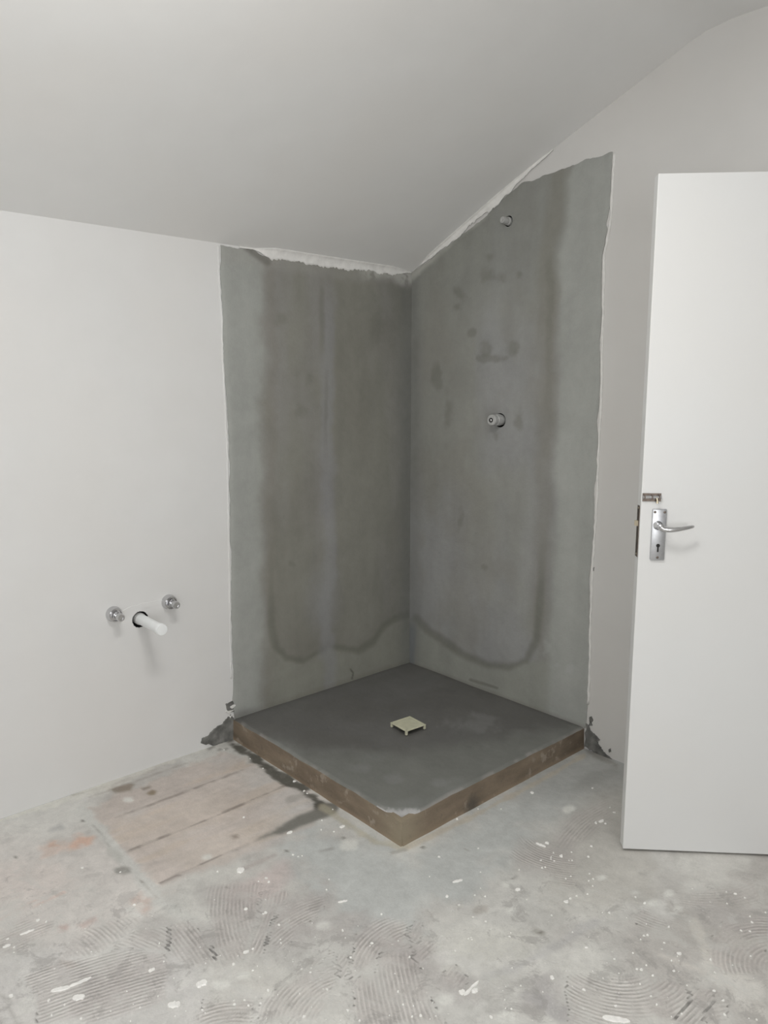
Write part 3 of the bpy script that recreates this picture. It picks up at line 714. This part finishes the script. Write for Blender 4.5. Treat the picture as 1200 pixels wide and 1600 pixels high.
# brown side faces: two edging boards meeting at the front corner
def side(axis):
    bm = bmesh.new(); N_ = 90; rows = []
    for i in range(N_+1):
        t = i/N_
        w = float((fbm(np.array([t]), np.array([0.]), .12, 300 if axis == 0 else 301)-.5)[0]*.012)
        lw = float((vnoise(np.array([t*10]), np.array([0.]), 1, 305+axis)[0]-.5)*.008)
        if axis == 0:   # face at x = TA, running along y
            yy = -.004-t*(TB-.004)
            a = Vector((TA+w+.0015, yy, TH-.0055)); b = Vector((TA+w*.6+.003, yy, TH*.5)); c = Vector((TA+lw*.4+.006, yy, -.004)); back = Vector((-.022, 0, 0))
        else:
            xx = .004+t*(TA+.002-.004)
            a = Vector((xx, -TB+w-.0015, TH-.0055)); b = Vector((xx, -TB+w*.6-.003, TH*.5)); c = Vector((xx, -TB+lw*.4-.006, -.004)); back = Vector((0, .022, 0))
        if t > .94: a.z -= (t-.94)*.06
        rows.append([bm.verts.new(v) for v in (a, b, c, c+back, a+back)])
    for r1, r2 in zip(rows, rows[1:]):
        for k in range(5): bm.faces.new((r1[k], r1[(k+1) % 5], r2[(k+1) % 5], r2[k]))
    bm.faces.new(rows[0]); bm.faces.new(rows[-1][::-1])
    o = obj('edge_face', bm, M_SIDE, smooth=True, sharp=40); child_local(o, base); return o
tag(side(0), 'brown edge facing the door'); tag(side(1), 'brown edge facing the bare floorboards')
# drain cover standing on four little legs
tz = TH-.0015
dc = empty('drain_cover', (float(DC[0]), float(DC[1]), tz)); tag(dc, 'cream square plastic drain cover standing on stubby legs on the shower base', 'drain cover')
cs = [on(*q, 2, TH+.006) for q in ((638, 1122), (664.5, 1136), (637, 1147.5), (611, 1133.5))]
side_len = np.mean([np.linalg.norm(cs[i]-cs[(i+1) % 4]) for i in range(4)]); ctr = np.mean(cs, 0)
dc.location = (ctr[0], ctr[1], tz)
ang = math.atan2(*(cs[1]-cs[0])[[1, 0]])
dc.rotation_euler = (0, 0, ang)
hs = side_len/2; bm = bmesh.new(); add_box(bm, (0, 0, .0175), (2*hs, 2*hs, .004), .0012)
pl = obj('cover_plate', bm, M_CREAM, dc)
bm = bmesh.new()
for sx, sy, lx, ly in ((0, 1, 1, 0), (0, -1, 1, 0), (1, 0, 0, 1), (-1, 0, 0, 1)):
    add_box(bm, (sx*(hs-.006), sy*(hs-.006), .0199), ((2*hs-.008) if lx else .004, (2*hs-.008) if ly else .004, .0014), .0004)
obj('raised_rim', bm, M_CREAM, pl)
for sx, sy in ((1, 1), (1, -1), (-1, 1), (-1, -1)):
    bm = bmesh.new(); add_box(bm, (sx*(hs-.005), sy*(hs-.005), .008), (.009, .009, .016), .0015); obj('leg', bm, M_CREAM, dc)

# ------------------------------------------------------------------ pipes on the left wall (local z = out of the wall)
def wall_frame(o, P, axis):
    if axis == 0: frame(o, P, (0, 1, 0), (0, 0, 1), (1, 0, 0))
    else: frame(o, P, (1, 0, 0), (0, 0, 1), (0, -1, 0))
def chrome_stub(P, L, label, tilt):
    e = empty('pipe_connector'); wall_frame(e, P, 0); tag(e, label, 'pipe connector', group='chrome basin connectors on the left wall')
    e.matrix_world = e.matrix_world @ Matrix.Rotation(tilt, 4, 'Y')
    bm = bmesh.new(); add_lathe(bm, [(.0285, .0), (.0285, .003), (.0265, .008), (.0262, .022), (.0245, .0255), (.0215, .0255), (.0205, .018), (.0, .018)], 40)
    obj('wall_flange', bm, M_CHROME, e, True, 40)
    bm = bmesh.new(); add_lathe(bm, [(.0165, .016), (.0165, .034), (.015, .036), (.0, .036)], 6, Matrix.Rotation(.3, 4, 'Z')); obj('hex_nut', bm, M_CHROME, e)
    bm = bmesh.new(); add_lathe(bm, [(.0125, .03), (.0125, L*.72), (.0140, L*.74), (.0140, L-.004), (.0125, L), (.0085, L), (.008, L-.004), (0, L-.004)], 28)
    obj('pipe_stub', bm, M_CHROME, e, True, 35); return e
chrome_stub(on(177, 959, 0), .072, 'left chrome pipe connector on the white wall, farther from the shower', 0)
chrome_stub(on(263, 940, 0), .072, 'right chrome pipe connector on the white wall, nearer the shower', 0)
e = empty('waste_pipe'); wall_frame(e, WP, 0); tag(e, 'white plastic waste pipe sticking out of a ragged hole between chrome connectors', 'pipe')
bm = bmesh.new(); add_lathe(bm, [(.0195, -.05), (.0195, .163), (.0215, .165), (.0215, .178), (.0195, .181), (0, .182)], 36); obj('pipe', bm, M_PVC, e, True, 40)
bm = bmesh.new(); add_lathe(bm, [(.0195, -.03), (.0222, -.03), (.0222, .004), (.0212, .006), (.0195, .006)], 36, cap=False); obj('rubber_collar', bm, M_GREYPL, e, True, 40)
# smoothed plaster chase joining the three
blob('plaster_smear', 0, [(188, 955), (205, 947), (232, 941), (258, 937), (260, 941), (240, 947), (228, 950), (219, 949), (208, 953), (200, 960), (192, 964)], .0012, M_WALL, wl, 'thin white plaster smear around the waste pipe', sub=3, amp=.12)

# blanking plugs on the gable wall
def plug(P, r, L, label, big):
    e = empty('pipe_plug'); wall_frame(e, P, 1); tag(e, label, 'pipe plug')
    bm = bmesh.new()
    if big:
        add_lathe(bm, [(r*.93, -.05), (r*.93, .0), (r, .002), (r, L*.55), (r*.9, L*.58), (r*.9, L*.64), (r*.98, L*.67), (r*.98, L-.004), (r*.86, L)], 36)
        obj('plug_body', bm, M_GREYPL, e, True, 35)
        bm = bmesh.new(); add_lathe(bm, [(r*.42, L-.002), (r*.42, L+.002), (r*.3, L+.003), (r*.3, L-.001), (0, L-.001)], 24); obj('washer', bm, M_DARK, e, True, 35)
        bm = bmesh.new(); add_lathe(bm, [(r*.2, L-.001), (r*.2, L+.003), (r*.1, L+.005), (0, L+.005)], 18); obj('screw', bm, M_CHROME, e, True, 35)
        for k in range(12):
            bm = bmesh.new(); a = 2*math.pi*k/12
            add_box(bm, (0, 0, 0), (.003, .002, L*.42), .0005)
            bmesh.ops.transform(bm, matrix=Matrix.Rotation(a, 4, 'Z') @ Matrix.Translation((0, r*1.0, L*.28)), verts=bm.verts)
            obj('grip_rib', bm, M_GREYPL, e)
    else:
        add_lathe(bm, [(r, -.05), (r, .010), (r*.86, .013), (r*.80, .013), (r*.80, L-.003), (r*.7, L)], 32); obj('plug_body', bm, simple('pale_grey_plastic', (.42, .42, .41), .5), e, True, 35)
        bm = bmesh.new(); add_lathe(bm, [(r*.3, L), (r*.3, L+.002), (0, L+.002)], 6); obj('plug_key', bm, M_GREYPL, e)
    return e
plug(on(795.5, 346, 1), .0168, .044, 'small grey plug high on the right cement patch under the sloping ceiling', False)
plug(P2, .0235, .062, 'larger grey ribbed plug halfway up the right cement patch', True)

# ------------------------------------------------------------------ door leaf, standing open
DT = 0.76819; ex = np.array([math.cos(DT), math.sin(DT), 0]); nn = np.array([math.sin(DT), -math.cos(DT), 0])
DO = np.array([1.5108, -.5219, .008]); DW, DH, DD = .715, 2.0171, .038
def on_door(x, y, off=0.):
    d = ray(x, y); t = ((DO+nn*off-CAM)@nn)/(d@nn); P_ = CAM+d*t-DO
    return float(P_@ex), float(P_[2])
bm = bmesh.new()      # local: x along leaf, y = out of the visible face, z up
add_box(bm, (DW/2, -DD/2, DH/2), (DW, DD, DH), .0018)
door = obj('door_1', bm, M_DOOR); frame(door, DO, ex, nn, (0, 0, 1))
# frame() uses a left-handed set here: mirror-safe because ex x nn = -z
tag(door, 'plain white flush door leaf standing open at the right edge', 'door', kind='structure')
def dchild(name, bm, mat, smooth=False, sharp=35, parent=None): return obj(name, bm, mat, parent or door, smooth, sharp)
sc = (on_door(1018, 800)[0]+on_door(1043, 800)[0])/2; sc = .0535
zt = on_door(1030, 795)[1]; zb = on_door(1027, 875)[1]
zc = (zt+zb)/2; PW = .042; PHt = zt-zb
bm = bmesh.new(); add_box(bm, (sc, .0035, zc), (PW, .007, PHt), .003)
plate = dchild('handle_plate', bm, M_SATIN, True, 30); tag(plate, 'satin grey rectangular handle plate')
kz = on_door(1028, 855)[1]
bm = bmesh.new()
add_lathe(bm, [(.0055, .0), (.0055, .0008)], 20, Matrix.Translation((sc, .0070, kz+.006)) @ Matrix.Rotation(-math.pi/2, 4, 'X'))
add_box(bm, (sc, .0074, kz-.004), (.0045, .0010, .018))
tag(dchild('keyhole', bm, M_DARK, parent=plate), 'black keyhole')
for dx, dz in ((-.014, PHt/2-.009), (.014, PHt/2-.009), (0, -PHt/2+.009)):
    bm = bmesh.new(); add_lathe(bm, [(.0038, 0), (.0036, .001), (.0022, .0016), (0, .0012)], 16, Matrix.Translation((sc+dx, .0070, zc+dz)) @ Matrix.Rotation(-math.pi/2, 4, 'X'))
    dchild('screw', bm, M_STEEL, True, parent=plate)
lx, lz = on_door(1027, 822, .02); lx = sc-.004
tx, tz_ = on_door(1085, 823, .045)
bm = bmesh.new()
add_lathe(bm, [(.0135, .006), (.013, .012), (.0095, .016), (.0085, .032), (.010, .040), (.0095, .048), (.005, .052), (0, .053)], 28, Matrix.Translation((lx, 0, lz)) @ Matrix.Rotation(-math.pi/2, 4, 'X'))
path = []; rad = []
for k in range(22):
    t = k/21
    path.append((lx+(tx-lx)*t, .045+.006*math.sin(math.pi*t)-.004*t, lz-.0065*math.sin(math.pi*t**.55)+(tz_-lz)*t))
    rad.append(.0082-.0042*t if t < .97 else .0026)
add_tube(bm, path, rad, 16, 1.15)
tag(dchild('lever_handle', bm, M_CHROME, True, 40), 'chrome curved lever')
# lock faceplate and latch on the leaf edge
z1 = on_door(997, 791)[1]; z2 = on_door(991, 871)[1]
bm = bmesh.new(); add_box(bm, (-.0008, -DD/2, (z1+z2)/2), (.0020, .022, z1-z2), .0004)
fp = dchild('lock_faceplate', bm, M_STEEL); tag(fp, 'dull metal faceplate on the leaf edge')
zl = on_door(995, 819)[1]
bm = bmesh.new()
vs = [bm.verts.new(v) for v in [(-.001, -DD/2-.006, zl-.008), (-.001, -DD/2+.006, zl-.008), (-.010, -DD/2-.006, zl-.008), (-.001, -DD/2-.006, zl+.008), (-.001, -DD/2+.006, zl+.008), (-.010, -DD/2-.006, zl+.008)]]
for f in ((0, 1, 2), (3, 5, 4), (0, 3, 4, 1), (1, 4, 5, 2), (0, 2, 5, 3)): bm.faces.new([vs[i] for i in f])
tag(dchild('latch_bolt', bm, M_BRASS, parent=fp), 'brassy bevelled latch bolt')
bm = bmesh.new()
for zz in (z1-.008, z2+.008):
    add_lathe(bm, [(.003, 0), (.0025, .0008)], 14, Matrix.Translation((-.0018, -DD/2, zz)) @ Matrix.Rotation(-math.pi/2, 4, 'Y'))
dchild('faceplate_screws', bm, M_BRASS, parent=fp)
# small barrel bolt above the handle
bx0, bz0 = on_door(1003, 770.5); bx1, bz1 = on_door(1031.5, 783.5)
bw = bx1-bx0; bh = bz0-bz1; bz = (bz0+bz1)/2; bxc = (bx0+bx1)/2
bm = bmesh.new(); add_box(bm, (bxc+.002, .0010, bz), (bw, .002, bh), .0005)
bb = dchild('barrel_bolt', bm, M_STEEL); tag(bb, 'small worn metal barrel bolt above the handle')
bm = bmesh.new(); add_tube(bm, [(bx0+.003, .0065, bz+.001), (bx1+.001, .0065, bz+.001)], .0048, 16); dchild('bolt_rod', bm, M_CHROME, True, parent=bb)
bm = bmesh.new()
for q in (.12, .52, .9): add_box(bm, (bx0+bw*q, .006, bz+.001), (.004, .011, .013), .001)
dchild('bolt_guide', bm, M_STEEL, parent=bb)
bm = bmesh.new(); add_tube(bm, [(bx1-.012, .008, bz), (bx1-.012, .014, bz-.010), (bx1-.012, .015, bz-.016)], [.0025, .0025, .0042], 12, upv=(1, 0, 0)); dchild('bolt_knob', bm, M_BRASS, True, parent=bb)

# ------------------------------------------------------------------ plaster chips and crumbs on the floor
protos = []
for k in range(8):
    bm = bmesh.new(); rr = random.Random(40+k); m_ = rr.choice((5, 6, 7)); lo = []; hi = []
    for i in range(m_):
        a = 2*math.pi*(i+rr.uniform(-.25, .25))/m_; r = rr.uniform(.7, 1.1)
        lo.append(bm.verts.new((r*math.cos(a), r*math.sin(a), 0))); hi.append(bm.verts.new((.8*r*math.cos(a), .8*r*math.sin(a), 1+rr.uniform(-.3, .3))))
    for i in range(m_): bm.faces.new((lo[i], lo[(i+1) % m_], hi[(i+1) % m_], hi[i]))
    bm.faces.new(hi); bm.faces.new(lo[::-1])
    me = bpy.data.meshes.new('plaster_crumb'); bmesh.ops.recalc_face_normals(bm, faces=bm.faces[:]); bm.to_mesh(me); bm.free(); me.materials.append(M_CHIP); protos.append(me)
crumb0 = bpy.data.objects.new('plaster_crumb', protos[0])
def put_crumb(x, y, w, h_=None, rot=None):
    """w: size across in photo pixels"""
    P_ = on(x, y, 2, 0.0); dist = float((P_-CAM)@fw); s = w*dist/F/2
    if 0 < P_[0] < TA+.004 and P_[1] > -TB-.004: return None
    o = crumb0.copy(); o.data = random.choice(protos); COL.objects.link(o)
    zf = float(floor_h(np.array([P_[0]]), np.array([P_[1]]))[0])
    o.location = (P_[0], P_[1], zf-.0003); k = random.uniform(.75, 1.25)
    o.scale = (s*k*1.15, s/k*1.15, .0012+s*.35); o.rotation_euler = (0, 0, rot if rot is not None else random.uniform(0, 6.28))
    return o
crumbs = '''59,1438,7 72,1440,5 12,1467,5 22,1480,4 249,1475,4 256,1503,4 85,1514,3 76,1564,7 17,1557,8 101,1571,4 81,1587,5 247,1557,3 272,1529,3 219,1575,4 274,1588,3 127,1592,6 204,1596,4
384,1421,7 415,1427,7 411,1429,4 436,1446,5 439,1474,4 395,1483,5 344,1494,3 372,1494,2.5 365,1507,6 402,1510,3 395,1517,4 382,1563,5 388,1572,5 316,1579,5 596,1429,5 535,1454,5 581,1475,6 578,1479,3 548,1497,5 555,1518,3 471,1515,4 485,1520,4 511,1547,5 505,1546,3 544,1580,5 562,1595,5 475,1589,6 419,1548,6 407,1568,5 366,1570,6
698,1401,7 758,1401,4 717,1414,4 739,1433,3 759,1440,5 767,1452,3 732,1467,3 736,1465,3 796,1464,4 711,1486,4 862,1431,4 885,1409,8 891,1404,5 823,1406,3 862,1528,9 848,1550,3.5 799,1577,4 790,1576,3 767,1590,7 644,1589,5 657,1587,6 622,1550,5 617,1522,3 630,1570,4 646,1572,3 681,1588,4 640,1496,5 622,1471,3 661,1514,3
1007,1411,6 993,1402,4 1136,1412,4 1164,1403,4 1172,1432,4 1175,1441,5 1196,1426,4 1158,1454,5 1172,1455,5 1045,1449,5 1012,1462,5 1006,1463,4 1001,1469,4 1038,1474,4 1049,1502,4 1053,1518,6 1010,1509,4 995,1515,5 1002,1516,6 989,1490,4 960,1499,5 967,1521,3 916,1481,5 952,1427,5 1020,1525,5 912,1547,6 962,1572,6 1026,1570,5 1017,1557,4 1065,1585,5 1110,1500,5 1116,1549,6 1132,1586,6 1130,1564,5 1173,1494,3 1182,1594,5 1000,1538,4
381,1277,5 503,1282,3.5 502,1297,3.5 522,1300,4 458,1336,5 472,1338,3 466,1339,3 340,1362,5 416,1373,6 420,1379,5 510,1391,4 514,1375,3 415,1407,3 404,1378,3
714,1280,5 686,1339,5 747,1326,4 751,1363,3 699,1401,6 831,1239,8 855,1317,8 877,1337,7 865,1332,3.5 861,1339,3.5 861,1342,3 845,1344,4 866,1345,3.5 852,1355,4 847,1356,4 811,1359,3.5 893,1331,4 894,1344,3.5 889,1344,3 892,1369,3.5 884,1373,3.5 742,1399,3.5 751,1388,3 671,1370,3 747,1264,3 783,1264,3
926,1232,4 960,1270,6 924,1322,5 919,1338,5 921,1365,4 927,1373,4 920,1376,4 926,1384,3.5 1149,1397,6 1135,1394,4 1082,1389,4 901,1400,4 918,1397,4 946,1287,5 931,1286,6 953,1262,3
188,1363,4 129,1356,5 210,1414,5 350,1172,3 391,1186,3 411,1201,3 460,1221,6 475,1236,5 480,1240,4 520,1265,3'''
GL = 'tiny white plaster crumb lying loose on the grey screed floor'
for tok in crumbs.split():
    x, y, w = [float(v) for v in tok.split(',')]
    o = put_crumb(x, y, w*.8)
    if o: tag(o, GL, 'plaster crumb', group='tiny plaster crumbs scattered on the floor')
rr = random.Random(99)
for k in range(70):            # finest specks
    x = rr.uniform(20, 1190); y = 1400+200*rr.random()**.7
    o = put_crumb(x, y, rr.uniform(1.5, 2.6))
    if o: tag(o, GL, 'plaster crumb', group='tiny plaster crumbs scattered on the floor')
def chip(p0, p1, w, label, name='plaster_chip'):
    """an elongated flat flake from p0 to p1 (photo pixels), w metres wide"""
    a = Vector(on(*p0, 2)); b = Vector(on(*p1, 2)); L = (b-a).length; ctr_ = (a+b)/2; d = (b-a).normalized(); q = Vector((-d.y, d.x, 0))
    bm = bmesh.new(); n_ = 9; rg = random.Random(int(p0[0])); up_ = []; dn = []
    for i in range(n_):
        t = i/(n_-1)-.5; e = math.sqrt(max(.03, 1-(2*t)**4)); wv = w*e
        up_.append((t*L, wv*(.5+rg.uniform(-.15, .15)))); dn.append((t*L, -wv*(.5+rg.uniform(-.15, .15))))
    out = up_+dn[::-1]
    lo = [bm.verts.new((*(d*x+q*y).xy, 0)) for x, y in out]; hi = [bm.verts.new((*(d*x*.96+q*y*.8).xy, .003+rg.uniform(0, .0012))) for x, y in out]
    for i in range(len(lo)): bm.faces.new((lo[i], lo[(i+1) % len(lo)], hi[(i+1) % len(lo)], hi[i]))
    for i in range(n_-1):
        bm.faces.new((hi[i], hi[i+1], hi[2*n_-2-i], hi[2*n_-1-i])); bm.faces.new((lo[i], lo[i+1], lo[2*n_-2-i], lo[2*n_-1-i]))
    o = obj(name, bm, M_CHIP); zf = float(floor_h(np.array([ctr_.x]), np.array([ctr_.y]))[0])
    o.location = (ctr_.x, ctr_.y, zf-.0004); tag(o, label, 'plaster chip', group='larger white plaster chips on the floor'); return o
chip((79, 1550), (110, 1543), .013, 'thick end of the long white plaster sliver at the bottom left')
chip((108, 1543), (143, 1528), .008, 'longest white plaster sliver on the floor at the bottom left')
chip((113, 1561), (133, 1558), .017, 'oval white plaster chip just below the long sliver, bottom left')
chip((262, 1571), (282, 1570), .018, 'rounded white plaster chip right of the long sliver at the lower left')
chip((306, 1540), (324, 1536), .020, 'pale flat plaster chip just below the vertical trowel ridges')
chip((31, 1461), (54, 1452), .006, 'thin slanted plaster sliver near the left edge of the photo')
chip((4, 1481), (17, 1476), .007, 'short plaster sliver touching the left edge of the photo')
chip((232, 1519), (242, 1514), .010, 'small slanted plaster chip at the right end of the long ridges, lower left')
chip((370, 1360), (382, 1360), .024, 'chunky white plaster chip at the end of the bare boards')
chip((448, 1303), (457, 1300), .010, 'flat plaster chip beside the dark stain near the shower base')
chip((531, 1294), (539, 1291), .012, 'bright plaster chip on smooth screed left of the base corner')
chip((380, 1490), (389, 1487), .008, 'small plaster sliver at the foot of the vertical ridges')
chip((528, 1411), (543, 1408), .006, 'thin white sliver on the smooth screed, bottom centre-left')
chip((707, 1379), (723, 1375), .008, 'curved plaster sliver in front of the base corner, to its right')
chip((805, 1391), (813, 1390), .010, 'stubby plaster chip right of the curved sliver, mid floor')
chip((837, 1317), (853, 1323), .008, 'jagged plaster sliver on the floor left of the door corner')
chip((725, 1556), (748, 1534), .008, 'straight diagonal plaster sliver at the bottom centre')
chip((718, 1553), (726, 1549), .014, 'oval plaster chip left of the diagonal sliver, bottom centre')
chip((737, 1551), (746, 1547), .012, 'oval plaster chip right of the diagonal sliver, bottom centre')
chip((941, 1590), (985, 1597), .014, 'wide white plaster sliver at the bottom edge right of centre')
chip((1057, 1490), (1065, 1492), .008, 'small bright plaster chip on the floor below the door')
chip((936, 1285), (943, 1282), .010, 'pale plaster chip in the cluster beside the door bottom')
